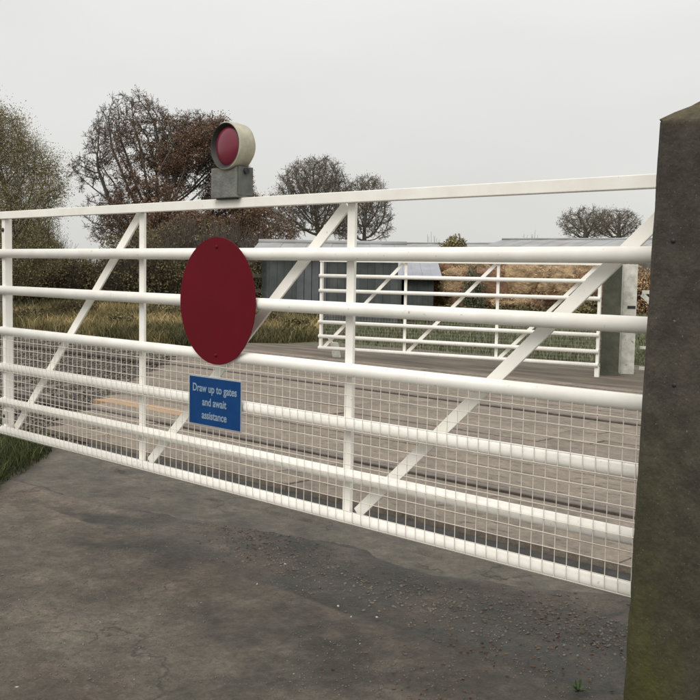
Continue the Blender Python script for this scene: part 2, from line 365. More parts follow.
def leaves(P, size, tint, aspect=.6):
    n = len(P); d1 = rng.normal(size=(n, 3)); d1 /= np.linalg.norm(d1, axis=1)[:, None]; d2 = np.cross(d1, rng.normal(size=(n, 3))); d2 /= np.linalg.norm(d2, axis=1)[:, None]
    s = (size*rng.uniform(.6, 1.4, n))[:, None]
    V = np.stack([P-d1*s, P+d2*s*aspect, P+d1*s, P-d2*s*aspect], 1).reshape(-1, 3)
    return V, np.arange(n*4).reshape(-1, 4), np.repeat(np.clip(tint, 0, 1), 4)

# grit, pebbles and a few dead leaves on the near road
def onroad(n, lo=(-5, -1.7), hi=(1.0, .42), dens=None):
    u = rng.uniform(lo[0], hi[0], n); v = rng.uniform(lo[1], hi[1], n)
    if dens is not None:
        k = fbm(u*2.5, v*2.5, 4, 6) > dens; u, v = u[k], v[k]
    return np.stack([u, v, roadz(u, v)-.0115], -1)
for (nm, n, a, b_, mt, dn_, lb) in [('road_grit', 11000, .002, .0055, STONE_D, .5, 'fine dark grit scattered over the muddy road'), ('pale_gravel', 260, .002, .0042, STONE_L, .5, 'small pale stones scattered over the muddy road')]:
    o = link(nm, stones(n, lambda k: onroad(k, dens=dn_), a, b_), mt); o.location = P0; o.rotation_euler.z = ROT; meta(o, lb, 'gravel', kind='stuff')
def litter(n):
    c = np.array([pix_uv(245, 550), pix_uv(255, 535), pix_uv(470, 640), pix_uv(540, 660), pix_uv(590, 640), pix_uv(430, 690), pix_uv(560, 620)]); i = rng.integers(0, len(c), n)
    p = c[i]+rng.normal(0, 1, (n, 2))*np.array([.16, .09]); return np.stack([p[:, 0], p[:, 1], roadz(p[:, 0], p[:, 1])-.008], -1)
V_, F_, T_ = leaves(litter(420), .009, rng.random(420)); V_[:, 2] = V_[:, 2]*.35+.65*np.repeat(V_.reshape(-1, 4, 3)[:, :, 2].mean(1), 4)
o = link('leaf_litter', npmesh('leaf_litter', V_, F_, False, T_), leafmat('litter_leaf', (.05, .025, .015), (.14, .075, .045))); o.location = P0; o.rotation_euler.z = ROT; meta(o, 'small brown fallen leaves trodden into the muddy road', 'leaf litter', kind='stuff')
def rub(n):
    c = np.array([pix_uv(250, 535), pix_uv(300, 560), pix_uv(210, 500), pix_uv(400, 590), pix_uv(560, 610), pix_uv(620, 640), pix_uv(480, 610)]); i = rng.integers(0, len(c), n)
    p = c[i]+rng.normal(0, 1, (n, 2))*np.array([.22, .12]); p = p[p[:, 1] < kerb_edge(p[:, 0])+.05]; return np.stack([p[:, 0], p[:, 1], roadz(p[:, 0], p[:, 1])-.0115], -1)
o = link('road_rubble', stones(1500, rub, .003, .010, .6), BALLAST); o.location = P0; o.rotation_euler.z = ROT; meta(o, 'loose broken stone along the worn dark strip under the near gate', 'rubble', kind='stuff')
pts = np.array([[*pix_uv(x, y), 0.004] for x, y in [(338, 607), (351, 618), (377, 618), (17, 688), (257, 585), (285, 565)]])
o = link('pale_pebbles', stones(6, lambda k: pts, .005, .008), mat('white_pebble', (.40, .39, .36), .7)); o.location = P0; o.rotation_euler.z = ROT
meta(o, 'handful of near white pebbles lying on the muddy road', 'pebbles', kind='stuff')

# far road beyond the tracks and under the far gate
fr = MB().add([(x, y, -.035) for x, y in [(-13.4, 8.005), (3, 8.005), (2, 12.5), (-3, 12.0), (-7, 10.9), (-10.5, 10.6), (-12.6, 9.3)]], [tuple(range(7))]).obj('far_road', FARROAD)
fr.location = P0+Vector((0, 0, .03)); fr.rotation_euler.z = ROT; meta(fr, kind='structure')

# ------------------------------------------------------------------ blades and leaves
def blades(n, pos, h0, h1, w0, lean=.35, tintf=None):
    P = pos(n); n = len(P); h = rng.uniform(h0, h1, n)*rng.uniform(.6, 1.1, n); a = rng.uniform(0, 6.28, n)
    wx, wy = np.cos(a)*w0, np.sin(a)*w0; b = rng.uniform(0, 6.28, n); l = rng.uniform(.1, 1, n)*lean*h
    lx, ly = np.cos(b)*l, np.sin(b)*l
    z0 = np.zeros(n)
    V0 = P+np.stack([-wx, -wy, z0], -1); V1 = P+np.stack([wx, wy, z0], -1)
    V2 = P+np.stack([lx*.35+wx*.7, ly*.35+wy*.7, h*.6], -1); V3 = P+np.stack([lx*.35-wx*.7, ly*.35-wy*.7, h*.6], -1); V4 = P+np.stack([lx, ly, h*.95], -1)
    V = np.stack([V0, V1, V2, V3, V4], 1).reshape(-1, 3); o = np.arange(n)[:, None]*5
    Fc = np.concatenate([o+np.array([[0, 1, 2]]), o+np.array([[0, 2, 3]]), o+np.array([[3, 2, 4]])])
    t = np.clip(rng.normal(.45, .22, n) if tintf is None else tintf(P)+rng.normal(0, .12, n), 0, 1)
    return npmesh('blades', V, Fc, False, np.repeat(t, 5))
# left verge in front of the gate
def vedge(v): return -4.9+1.0*(.5-v)*1.05
def pv(n):
    v = rng.uniform(-2.2, .75, n); u = vedge(v)-rng.random(n)**1.3*2.6+.16*(fbm(v*4, v*0, 3, 3)-.5); return np.stack([u, v, rng.uniform(-.03, .05, n)+.06*np.clip(vedge(v)-u, 0, 1)], -1)
gmv = []; vv = np.arange(-2.6, .9, .08)
us3 = np.linspace(0, 3.4, 30); Vv = []
for v in vv:
    for k_ in us3:
        u = vedge(v)+.08-k_+.14*(float(fbm(v*4, 0, 3, 3))-.5); Vv.append((u, v, -.03+.10*min(1, k_*1.2)+.05*(float(fbm(u*4, v*4, 4, 2))-.5)*min(1, k_*4)))
k = len(us3); Fs = [(i*k+j, (i+1)*k+j, (i+1)*k+j+1, i*k+j+1) for i in range(len(vv)-1) for j in range(k-1)]
SOIL = mat('verge_soil', (.045, .042, .025), .95, (.075, .065, .045), 9, 1, 60)
o = link('verge_bank', npmesh('verge_bank', Vv, Fs, True), SOIL); o.location = P0; o.rotation_euler.z = ROT; meta(o, kind='structure')
o = link('verge_grass', blades(34000, pv, .03, .13, .0022, 1.1), L_GRASS2); o.location = P0; o.rotation_euler.z = ROT
meta(o, 'dark green grass at the road edge below the left gate end', 'grass', kind='stuff')

# tan rough grass beyond the tracks, left of the far gate
def in_far(n):
    Y = 17+rng.random(n)**1.2*19; X = rng.uniform(-.40, -.03, n)*Y; P = np.stack([X, Y, np.full(n, -.07)], -1)
    q = P-np.array([P0.x, P0.y, 0]); v = q@np.array(dn); u = q@np.array(dx)
    ok = (v > 7.75+.3*fbm(u, v, 2, 1)) & ((u < -12.9) | (v > 11)); P = P[ok]
    P[:, 2] += .22*np.clip((P[:, 1]-21)/9, 0, 1); return P
def tf(P): return .30+2.2*(fbm(P[:, 0]*.7, P[:, 1]*.5, 4, 5)-.47)+.15*rng.random(len(P))
o = link('rough_grass', blades(110000, in_far, .08, .36, .010, .9, tf), L_GRASS); meta(o, 'tall straw coloured rough grass beyond the tracks on the left', 'grass', kind='stuff')
def in_far2(n):
    Y = 15+rng.random(n)**1.2*30; X = rng.uniform(-.06, .36, n)*Y; P = np.stack([X, Y, np.full(n, -.07)], -1)
    q = P-np.array([P0.x, P0.y, 0]); v = q@np.array(dn); return P[v > 11.2]
o = link('field_grass', blades(60000, in_far2, .05, .17, .012, .7), L_GRASS3); meta(o, 'short pale green field grass behind the far gate', 'grass', kind='stuff')
# bank under the rough grass
Vv = []; Ys = np.linspace(18, 45, 30); Xs = np.linspace(-.9, .0, 30)
for Y in Ys:
    for x in Xs: Vv.append((x*Y, Y, -.075+.22*min(1, max(0, (Y-21)/9))-.02+.5*max(0, (x+.03)/.03)*-1))
Fs = [(i*30+j, i*30+j+1, (i+1)*30+j+1, (i+1)*30+j) for i in range(29) for j in range(29)]
o = link('bank', npmesh('bank', Vv, Fs, True), FIELD); meta(o, kind='structure')

# ------------------------------------------------------------------ gates
def gate(root, u0, verts, z, mesh_z, far=False):
    """u0: left end, verts: local x of uprights (first = end stile, last = hinge stile), z: the seven rail heights"""
    uL, uR = verts[0], verts[-1]; Rr = .029
    MB().box((uL-.025, -.0225, z[0]-.023), (uR+.03, .0225, z[0]+.023)).obj('top_rail', WHITE, root, .003)
    for zz in z[1:]:
        o = MB().tube((uL-.022, -.015, zz), (uR+.02, -.015, zz), Rr, 20).obj('rail', WHITE, root)
    for i, u in enumerate(verts):
        end = i in (0, len(verts)-1)
        a, b = (.020, .012) if end else (.022, .008)
        MB().box((u-a, (.016 if not end else -.010), z[-1]-(.028 if end else -.01)), (u+a, .016+2*b, z[0]-.0235)).obj('end_stile' if end else 'upright', WHITE, root, .002)
    for i in range(len(verts)-1):
        MB().bar((verts[i+1]-.05, .0435, z[0]-.026), (verts[i]+.045, .0435, z[-1]+.012), .052, .012).obj('diagonal_brace', WHITE, root, .002)
    mb = MB(); r = .0016 if not far else .0006; y = -.050
    x = uR
    while x > uL:
        jit = random.uniform(-.0012, .0012)
        mb.tube((x+jit, y, mesh_z[0]), (x-jit, y+random.uniform(-.001, .001), mesh_z[1]), r, 5 if not far else 3, cap=False); x -= .05
    zz = mesh_z[0]+.006
    while zz < mesh_z[1]:
        mb.tube((uL, y-.004, zz), (uR, y-.004, zz+random.uniform(-.002, .002)), r, 5 if not far else 3, cap=False); zz += .05
    o = mb.obj('wire_mesh', WIRE, root); o['kind'] = 'stuff'
ZR = [1.692, 1.450, 1.217, .955, .722, .497, .312]
ng = empty('level_crossing_gate', 'large white tubular gate with wire mesh close across the muddy road', 'gate', P0, ROT)
gate(ng, 0, [-4.42, -2.93, -1.373, .178], ZR, (.298, .935))
for zz in (1.60, .405):
    MB().lathe([(0, .014), (.008, .013), (.010, .0)], (-4.42, -.0101, zz), (0, -1, 0), 6).obj('bolt', DARK, ng)
MB().box((-4.437, -.016, .36), (-4.375, -.0101, .44)).obj('hinge_plate', OLDWHITE, ng, .002)

# opposite gate
A = G(-9.66, 7.98); Bq = G(-5.36, 9.05); dv = (Bq-A); fl = dv.length; fa = math.atan2(dv.y, dv.x)
fg = empty('level_crossing_gate', 'smaller looking white tubular gate closed across the far side of the tracks', 'gate', Bq, fa)
zf = [z-.165+.01 for z in ZR]
gate(fg, 0, [-fl, -fl*2/3, -fl/3, 0], zf, (.12, .77), True)
MB().box((-.03, -.01, -.03), (.03, .04, zf[-1]-.03)).obj('foot', WHITE, fg, .003)
# little prop at the free end
pr = empty('gate_stop', 'short leaning white stop post at the left end of the far gate', 'post', at(337, 357, 16.0)+Vector((0, 0, 0)), fa)
pr.location.z = -.03
MB().add([(-.06, -.04, 0), (.06, -.04, 0), (.06, .04, 0), (-.06, .04, 0), (-.11, -.035, .26), (.0, -.035, .26), (.0, .035, .26), (-.11, .035, .26)], [(0, 3, 2, 1), (4, 5, 6, 7), (0, 1, 5, 4), (1, 2, 6, 5), (2, 3, 7, 6), (3, 0, 4, 7)]).obj('stop_block', OLDWHITE, pr, .008)
MB().tube((-.06, 0, .20), (-.17, 0, .34), .022, 8).obj('latch_arm', OLDWHITE, pr)

# ------------------------------------------------------------------ red disc, blue notice, lamp
disc = empty('red_disc', 'large round dark red disc hanging on the front of the near gate', 'sign', G(-2.195, -.058, 1.222), ROT)
mb = MB(); n = 64; rx, rz = .288, .308
front = [(rx*math.cos(2*math.pi*i/n), 0, rz*math.sin(2*math.pi*i/n)) for i in range(n)]; back = [(x, .004, z) for x, y, z in front]
mb.add(front+back, [tuple(range(n)), tuple(reversed(range(n, 2*n)))]+[(i, n+i, n+(i+1) % n, (i+1) % n) for i in range(n)])
mb.obj('disc_plate', REDSIGN, disc)
for sx in (-.0,):
    for sz in (-.262, .262):
        MB().lathe([(0, .009), (.004, .008), (.005, 0)], (sx, 0, sz), (0, -1, 0), 10).obj('bolt', REDSIGN, disc)
bs = empty('notice_sign', 'small blue notice with three lines of white lettering below the red disc', 'sign', G(-2.201, -.060, .728), ROT)
MB().box((-.202, 0, -.122), (.202, .004, .122)).obj('sign_plate', EDGE, bs, .0015)
MB().box((-.197, -.0012, -.117), (.197, .001, .117)).obj('sign_face', BLUE, bs)
def text(body, size, x, y, z, m, parent, sx=1.0):
    c = bpy.data.curves.new('t', 'FONT'); c.body = body; c.size = size; c.align_x = 'CENTER'; c.align_y = 'CENTER'; c.extrude = .0004; c.offset = .0012
    o = bpy.data.objects.new('t', c); COL.objects.link(o); dg = bpy.context.evaluated_depsgraph_get(); me = bpy.data.meshes.new_from_object(o.evaluated_get(dg))
    bpy.data.objects.remove(o); me.transform(Matrix.Rotation(math.radians(90), 4, 'X') @ Matrix.Diagonal((sx, 1, 1, 1))); me.materials.clear()
    return link('lettering', me, m, parent, (x, y, z))
text('Draw up to gates', .054, 0, -.002, .062, LETTER, bs, .90)
text('and await', .054, 0, -.002, -.005, LETTER, bs, .90)
text('assistance', .054, 0, -.002, -.070, LETTER, bs, .90)

lamp = empty('gate_lamp', 'round red gate lamp with cream hood on a grey metal box above the top rail', 'lamp', G(-2.152, 0, 1.715), ROT)
MB().box((-.095, -.055, .0), (.095, .05, .143)).obj('lamp_box', GALV, lamp, .004)
MB().box((-.065, -.045, -.006), (.075, .04, -.0005)).obj('base_plate', DARK, lamp)
MB().box((.0952, -.045, .012), (.102, .043, .145)).obj('box_lid', GALV2, lamp, .002)
MB().tube((.100, -.004, .125), (.116, -.004, .125), .014, 10).obj('hinge_lug', DARK, lamp)
MB().box((-.05, -.057, .1435), (.07, .035, .152)).obj('cradle', DARK, lamp, .002)
c0 = (.028, -.02, .243)
MB().lathe([(.045, .100), (.052, .106), (.045, .112), (0, .112), (-.045, .107), (-.070, .082), (-.080, .04), (-.081, 0)], c0, (0, -1, 0), 48).obj('hood', CREAM, lamp)
MB().lathe([(.0525, .106), (.050, .099), (.030, .097), (.028, .086)], c0, (0, -1, 0), 48).obj('bezel', DARK, lamp)
MB().lathe([(.028, .095), (.040, .078), (.047, .05), (.050, .02), (.0505, 0)], c0, (0, -1, 0), 40).obj('lens', LENS, lamp)

# ------------------------------------------------------------------ hinge post at the right
pu0, pu1, pv0, pv1 = .137, .378, -.300, -.063
post = empty('gate_post', 'tall dark square post with pointed cap in the right foreground', 'post', G((pu0+pu1)/2, (pv0+pv1)/2, -.06), ROT)
post.rotation_euler = (0, math.radians(1.35), ROT)
hw = (pu1-pu0)/2; hd = (pv1-pv0)/2; H_ = 1.895
per = []; nn = 26
for a, b in [((-1, -1), (1, -1)), ((1, -1), (1, 1)), ((1, 1), (-1, 1)), ((-1, 1), (-1, -1))]:
    for i in range(nn): t = i/nn; per.append((a[0]+(b[0]-a[0])*t, a[1]+(b[1]-a[1])*t))
per = np.array(per); zs = np.linspace(-.25, H_, 190); VV = []; tint = []
for z in zs:
    s = 1.0
    X = per[:, 0]*hw; Y = per[:, 1]*hd
    ang = np.arctan2(per[:, 1], per[:, 0]); corner = (np.abs(per[:, 0])*np.abs(per[:, 1]))
    inset = .010*np.clip((corner-.85)/.15, 0, 1)+.002*(fbm(ang*9, z*18+ang*0, 3, 4)-.5)+.0025*np.clip(fbm(ang*3+5, z*9+ang*0, 4, 9)-.62, 0, 1)*corner*6
    f = 1-inset/hw; VV.append(np.stack([X*f, Y*f, np.full(len(X), z)], -1))
npz = len(per)
# sloping cap
for s, z in [(.962, H_+.004), (.7, H_+.03), (.4, H_+.052), (.15, H_+.070), (.01, H_+.078)]:
    VV.append(np.stack([per[:, 0]*hw*s, per[:, 1]*hd*s, np.full(npz, z)+.003*rng.normal(size=npz)*(s > .1)], -1))
VV = np.concatenate(VV); nr = len(VV)//npz
I = np.arange(nr*npz).reshape(nr, npz); J = np.roll(I, -1, 1)
Fc = np.stack([I[:-1], J[:-1], J[1:], I[1:]], -1).reshape(-1, 4)
me = npmesh('post_shaft', VV, Fc, False)
x, y, z = VV.T
alg = np.clip(1.15-z/.95, 0, 1)*np.clip(.75-(x/hw)*.55, 0, 1)*(y < -hd*.7)*(.55+.9*fbm(x*14, z*5, 4, 2)); alg = np.clip(alg, 0, 1)
capm = np.clip((z-H_+.01)/.02, 0, 1)*.6
tn = (.92+.16*fbm(x*9+y*7, z*4, 4, 5))
c1 = np.array([1.0, 1.0, 1.0]); ca_ = np.array([.95, 1.10, .28]); cc = np.array([1.9, 1.8, 1.05])
colr = c1*(1-alg[:, None])+ca_*alg[:, None]; colr = colr*(1-capm[:, None])+cc*capm[:, None]; colr *= tn[:, None]
a = me.attributes.new('algae', 'FLOAT_COLOR', 'POINT'); a.data.foreach_set('color', np.concatenate([colr, np.ones((len(colr), 1))], 1).astype(np.float32).ravel())
link('post_shaft', me, POSTM, post)
for (hx, hz) in [(-.045, 1.545), (-.012, 1.12)]:
    MB().lathe([(.0045, 0), (.0045, .0065), (-.002, .0075)], (hx, -hd+.001, hz), (0, -1, 0), 10).obj('bolt_hole_shade', DARK, post)  # solid dark disc on the face, its colour stands for the shade inside a hole

# ------------------------------------------------------------------ right background posts and wing fence
u_, v_ = -4.90, 8.52
dp = empty('dark_gate_post', 'dark mossy square post behind the right end of the far gate', 'post', at(609, 375, 13.9), ROT+.55); dp.location.z = -.06
MB().box((-.12, -.12, -.1), (.12, .12, 1.62)).obj('post_shaft', DPOST, dp, .012)
MB().add([(-.12, -.12, 1.622), (.12, -.12, 1.622), (.12, .12, 1.622), (-.12, .12, 1.622), (0, 0, 1.68)], [(0, 1, 4), (1, 2, 4), (2, 3, 4), (3, 0, 4), (3, 2, 1, 0)]).obj('post_cap', DPOST, dp)
wp = empty('white_gate_post', 'weathered white square post beside the dark post in the distance', 'post', at(626, 374, 14.2), ROT+.6); wp.location.z = -.06
MB().box((-.095, -.12, -.1), (.095, .12, 1.60)).obj('post_shaft', OLDWHITE, wp, .01)
MB().box((-.03, -.128, .98), (.08, -.1205, 1.02)).obj('hinge_strap', DARK, wp)
MB().box((-.08, -.126, .78), (.05, -.1205, .80)).obj('hinge_strap', DARK, wp)
wf = empty('wicket_gate', 'white wooden wicket gate with diagonal brace right of the white post', 'gate', at(639, 373, 14.4), ROT+.30); wf.location.z = -.05
for zz, hh in [(1.20, .05), (.78, .055), (.40, .04), (.10, .045)]:
    MB().box((0, -.02, zz-hh/2), (1.1, .02, zz+hh/2)).obj('rail', OLDWHITE, wf, .003)
MB().box((1.101, -.03, .0), (1.18, .03, 1.3)).obj('gate_stile', OLDWHITE, wf, .004)
pts = [(.0, 1.17), (.10, 1.08), (.2, .93), (.27, .74)]
for (a, b) in zip(pts[:-1], pts[1:]): pass
mb = MB()
for i in range(len(pts)-1): mb.bar((pts[i][0], -.030, pts[i][1]), (pts[i+1][0], -.030, pts[i+1][1]), .065, .018)
mb.obj('diagonal_brace', OLDWHITE, wf)

# ------------------------------------------------------------------ buildings
def sheet_wall(parent, a, b, z0, z1, m, n, name='wall_sheet', z1b=None):
    a = Vector((a.x, a.y, 0)); b = Vector((b.x, b.y, 0)); d = (b-a)/n; nrm = Vector((d.y, -d.x, 0)).normalized()
    for i in range(n):
        p = a+d*i; q = a+d*(i+.985); off = nrm*(.012 if i % 2 else 0)
        zt = z1 if z1b is None else z1+(z1b-z1)*(i/n); zt2 = z1 if z1b is None else z1+(z1b-z1)*((i+1)/n)
        p0, q0 = p+off, q+off; t = nrm*-.03
        vs = [p0, q0, q0+t, p0+t]
        MB().add([Vector((v.x, v.y, z0)) for v in vs]+[Vector((vs[0].x, vs[0].y, zt)), Vector((vs[1].x, vs[1].y, zt2)), Vector((vs[2].x, vs[2].y, zt2)), Vector((vs[3].x, vs[3].y, zt))],
             [(0, 3, 2, 1), (4, 5, 6, 7), (0, 1, 5, 4), (1, 2, 6, 5), (2, 3, 7, 6), (3, 0, 4, 7)]).obj(name, m, parent)
def roof(parent, a, b, z0, z1, depth, m, n, over=.25):
    """pitched roof, front eave from a to b at z0, ridge depth/2 behind at z1; one sheet per panel"""
    a = Vector((a.x, a.y, 0)); b = Vector((b.x, b.y, 0)); d = (b-a); e_ = d.normalized(); back = Vector((-e_.y, e_.x, 0))
    a -= e_*over; b += e_*over; d = (b-a)/n
    for side in (0, 1):
        for i in range(n):
            p = a+d*i; q = a+d*(i+.99)
            e0 = back*(-over if not side else depth+over); r0 = back*(depth/2)
            lz = Vector((0, 0, z0+(.008 if i % 2 else 0))); rz_ = Vector((0, 0, z1+(.008 if i % 2 else 0))); th = Vector((0, 0, -.035))
            vs = [p+e0+lz, q+e0+lz, q+r0+rz_, p+r0+rz_]; vs += [v+th for v in vs]
            MB().add(vs, [(0, 1, 2, 3), (7, 6, 5, 4), (0, 4, 5, 1), (1, 5, 6, 2), (2, 6, 7, 3), (3, 7, 4, 0)]).obj('roof_sheet', m, parent)
    rr = MB().tube(a+back*depth/2+Vector((0, 0, z1+.02)), b+back*depth/2+Vector((0, 0, z1+.02)), .07, 8); rr.obj('ridge_cap', m, parent)
def gable(parent, a, b, z0, z1, depth, m):
    a = Vector((a.x, a.y, 0)); b = Vector((b.x, b.y, 0)); e_ = (b-a).normalized(); back = Vector((-e_.y, e_.x, 0))
    for p, s in ((a, 1), (b, -1)):
        q = p+back*depth; r = p+back*depth/2; t = e_*s*.12
        vs = [p, q, q, r, p]; zz = [-.1, -.1, z0-.04, z1-.05, z0-.04]
        A_ = [Vector((v.x, v.y, z)) for v, z in zip(vs, zz)]; B_ = [v+t for v in A_]
        MB().add(A_+B_, [(0, 1, 2, 3, 4), (9, 8, 7, 6, 5)]+[(i, 5+i, 5+(i+1) % 5, (i+1) % 5) for i in range(5)]).obj('gable_wall', m, parent)
def back_wall(parent, a, b, z1, depth, m):
    a = Vector((a.x, a.y, 0)); b = Vector((b.x, b.y, 0)); e_ = (b-a).normalized(); back = Vector((-e_.y, e_.x, 0))
    sheet_wall(parent, b+back*depth, a+back*depth, -.1, z1, m, 4)

def building(name, label, cat, pxa, Ya, pxb, Yb, ze, zr, depth, mw, mr_, nw, nr_):
    a = at(pxa, 270, Ya); b = at(pxb, 275, Yb); root = empty(name, label, cat, (0, 0, 0))
    sheet_wall(root, a, b, -.1, ze-.05, mw, nw); gable(root, a, b, ze, zr, depth, mw); back_wall(root, a, b, ze-.05, depth, mw)
    roof(root, a, b, ze, zr, depth, mr_, nr_); return root, a, b
sh, a, b = building('dark_shed', 'dark blue grey sheet metal shed with pale roof behind the far gate', 'shed', 262, 26.5, 398, 26.4, 1.86, 2.12, 2.6, SHEDW, ROOFG, 18, 12)
# paler sheet panels and a lighter door on the left part of the shed front
e_ = (b-a); e_.z = 0
for i in range(4):
    p = a+e_*(.26+.055*i); q = a+e_*(.26+.055*i+.05); nrm = Vector((e_.y, -e_.x, 0)).normalized()*.02
    vs = [Vector((p.x, p.y, 0.25))+nrm, Vector((q.x, q.y, 0.25))+nrm, Vector((q.x, q.y, 1.72))+nrm, Vector((p.x, p.y, 1.72))+nrm]; vs += [v+nrm for v in vs]
    MB().add(vs, [(3, 2, 1, 0), (4, 5, 6, 7), (0, 1, 5, 4), (1, 2, 6, 5), (2, 3, 7, 6), (3, 0, 4, 7)]).obj('door_board', SHEDL, sh)
building('pale_roofed_shed', 'low shed with pale blue roof right of the dark shed', 'shed', 402, 31, 434, 31, 1.18, 1.72, 3.2, SHEDW, ROOFP, 6, 5)
building('long_barn', 'long low grey roofed barn under the bare trees on the right', 'barn', 476, 50, 700, 44, 2.55, 3.15, 7, WALLB, ROOFG, 26, 22)
building('low_barn', 'low barn with thin grey roofline in the gap right of the bare trees', 'barn', 385, 60, 482, 57, 2.6, 3.12, 6, WALLB, ROOFG, 12, 12)

# ------------------------------------------------------------------ trees
def tubes_np(segs, k=4):
    """segs: array (n,8): ax ay az bx by bz ra rb"""
    S = np.asarray(segs, float); A = S[:, :3]; B = S[:, 3:6]; d = B-A; L_ = np.linalg.norm(d, axis=1)[:, None]+1e-9; d = d/L_
    ref = np.where(np.abs(d[:, 2:3]) > .9, np.array([[1, 0, 0]]), np.array([[0, 0, 1]])); x = np.cross(d, ref); x /= np.linalg.norm(x, axis=1)[:, None]; y = np.cross(d, x)
    t = np.arange(k)*2*np.pi/k; ring = x[:, None]*np.cos(t)[None, :, None]+y[:, None]*np.sin(t)[None, :, None]
    Va = A[:, None]+ring*S[:, 6][:, None, None]; Vb = B[:, None]+ring*S[:, 7][:, None, None]
    V = np.concatenate([Va, Vb], 1).reshape(-1, 3); o = np.arange(len(S))[:, None, None]*2*k
    i = np.arange(k); Fq = np.stack([i, (i+1) % k, k+(i+1) % k, k+i], -1)[None]+o
    return npmesh('limbs', V, Fq.reshape(-1, 4), True)
def colonise(base, pts, step, kill, infl, trunk_h):
    nodes = [np.array(base, float)]; par = [-1]; cur = nodes[0].copy()
    while cur[2] < base[2]+trunk_h:
        cur = cur+np.array([rng.normal(0, .12), rng.normal(0, .12), 1])*step; nodes.append(cur.copy()); par.append(len(nodes)-2)
    N = np.array(nodes); P = pts.copy(); best = np.full(len(P), 1e9); bi = np.zeros(len(P), int)
    def upd(s):
        nonlocal best, bi
        D = np.linalg.norm(P[:, None]-N[None, s:], axis=2); j = D.argmin(1); m = D[np.arange(len(P)), j]; k = m < best
        best = np.where(k, m, best); bi = np.where(k, j+s, bi)
    upd(0)
    for it in range(160):
        if len(P) == 0: break
        act = best < infl*(1 if it > 3 else 4)
        if not act.any(): infl *= 1.5; continue
        dirs = P[act]-N[bi[act]]; dirs /= np.linalg.norm(dirs, axis=1)[:, None]
        idx = bi[act]; uq, inv = np.unique(idx, return_inverse=True); acc = np.zeros((len(uq), 3)); np.add.at(acc, inv, dirs)
        acc += rng.normal(0, .6, acc.shape); acc /= np.linalg.norm(acc, axis=1)[:, None]+1e-9
        new = N[uq]+acc*step; s = len(N); N = np.concatenate([N, new]); par += list(uq)
        upd(s); keep = best > kill; P = P[keep]; best = best[keep]; bi = bi[keep]
        if len(N) > 9000: break
    par = np.array(par); r = np.zeros(len(N)); 
    leafs = np.ones(len(N), bool); leafs[par[par >= 0]] = False
    acc = np.where(leafs, 1.0, 0.0)
    for i in range(len(N)-1, 0, -1):
        acc[par[i]] += acc[i]
    return N, par, acc, leafs
def ell_points(ells, n, Y, hollow=0.0, gap=.43):
    out = []; vol = [a*b*(a) for (_, _, a, b) in ells]; tot = sum(vol)
    for (cx, cy, a, b), v in zip(ells, vol):
        k = int(n*v/tot); p = rng.normal(size=(k, 3)); p /= np.linalg.norm(p, axis=1)[:, None]; p *= (hollow+(1-hollow)*rng.random(k)**(1/2.4))[:, None]
        c = at(cx, cy, Y); out.append(np.array(c)+p*np.array([a, a, b])*Y/F)
    P = np.concatenate(out); sc = 30.0/Y*1.25
    k = fbm(P[:, 0]*sc+P[:, 1]*sc*.5, P[:, 2]*sc+P[:, 1]*sc*.4, 3, 9)
    return P[k > gap]
def tree(name, label, cat, px, Y, ells, npts, step, trunk_r, bark, twig_len, twigs=4, leafn=0, leafm=None, leaf_size=.08, leaf_sel=None, gap=.40, tw_r=.006, tintf=None, group=None, trunk_h=1.5, expo=2.2, spread=.25):
    base = at(px, 270, Y); base.z = -.1
    pts = ell_points(ells, npts, Y, gap=gap); root = empty(name, label, cat, base, 0, group)
    N, par, acc, leafs = colonise(np.array(base), pts, step, step*1.6, step*14, trunk_h)
    rad = trunk_r*(acc/acc[0])**(math.log(trunk_r/(tw_r*1.1))/math.log(acc[0]))
    i = np.arange(1, len(N)); seg = np.concatenate([N[par[i]], N[i], np.minimum(rad[par[i]], rad[i]*1.6)[:, None], rad[i][:, None]], 1)-0
    big = rad[i] > tw_r*2.6
    off = np.array([base.x, base.y, base.z, base.x, base.y, base.z, 0, 0])
    link('trunk', tubes_np(seg[big]-off, 6), bark, root)
    tw = [seg[~big]]
    ends = N[i][~big]; dd = (N[i]-N[par[i]])[~big]; dd /= np.linalg.norm(dd, axis=1)[:, None]+1e-9
    tips = []
    for t in range(twigs):
        d = dd+rng.normal(0, .75, dd.shape)+np.array([0, 0, .15]); d /= np.linalg.norm(d, axis=1)[:, None]; L_ = twig_len*rng.uniform(.4, 1.2, (len(d), 1)); m = ends+d*L_*.55
        d2 = d+rng.normal(0, .45, d.shape); d2 /= np.linalg.norm(d2, axis=1)[:, None]; e2 = m+d2*L_*.5
        r1 = np.full((len(d), 1), tw_r); r2 = np.full((len(d), 1), tw_r*.6)
        tw += [np.concatenate([ends, m, r1, r1*.85], 1), np.concatenate([m, e2, r1*.85, r2], 1)]; tips += [m, e2]
        d3 = d+rng.normal(0, .8, d.shape); d3 /= np.linalg.norm(d3, axis=1)[:, None]; e3 = m+d3*L_*.45
        tw.append(np.concatenate([m, e3, r1*.7, r2*.8], 1)); tips.append(e3)
    tw = np.concatenate(tw)-off
    link('twigs', tubes_np(tw, 3), bark, root)
    if leafn:
        T = np.concatenate(tips)
        if leaf_sel is not None: T = T[leaf_sel(T)]
        ix = rng.integers(0, len(T), leafn); P = T[ix]+rng.normal(0, spread, (leafn, 3))*twig_len
        tint = .2+.6*fbm(P[:, 0]*1.3+P[:, 1], P[:, 2]*1.3, 3, 3)+rng.normal(0, .16, leafn)
        V, Fc, tt = leaves(P-np.array(base), leaf_size, tint); link('crown', npmesh('crown', V, Fc, False, tt), leafm, root)
    return root

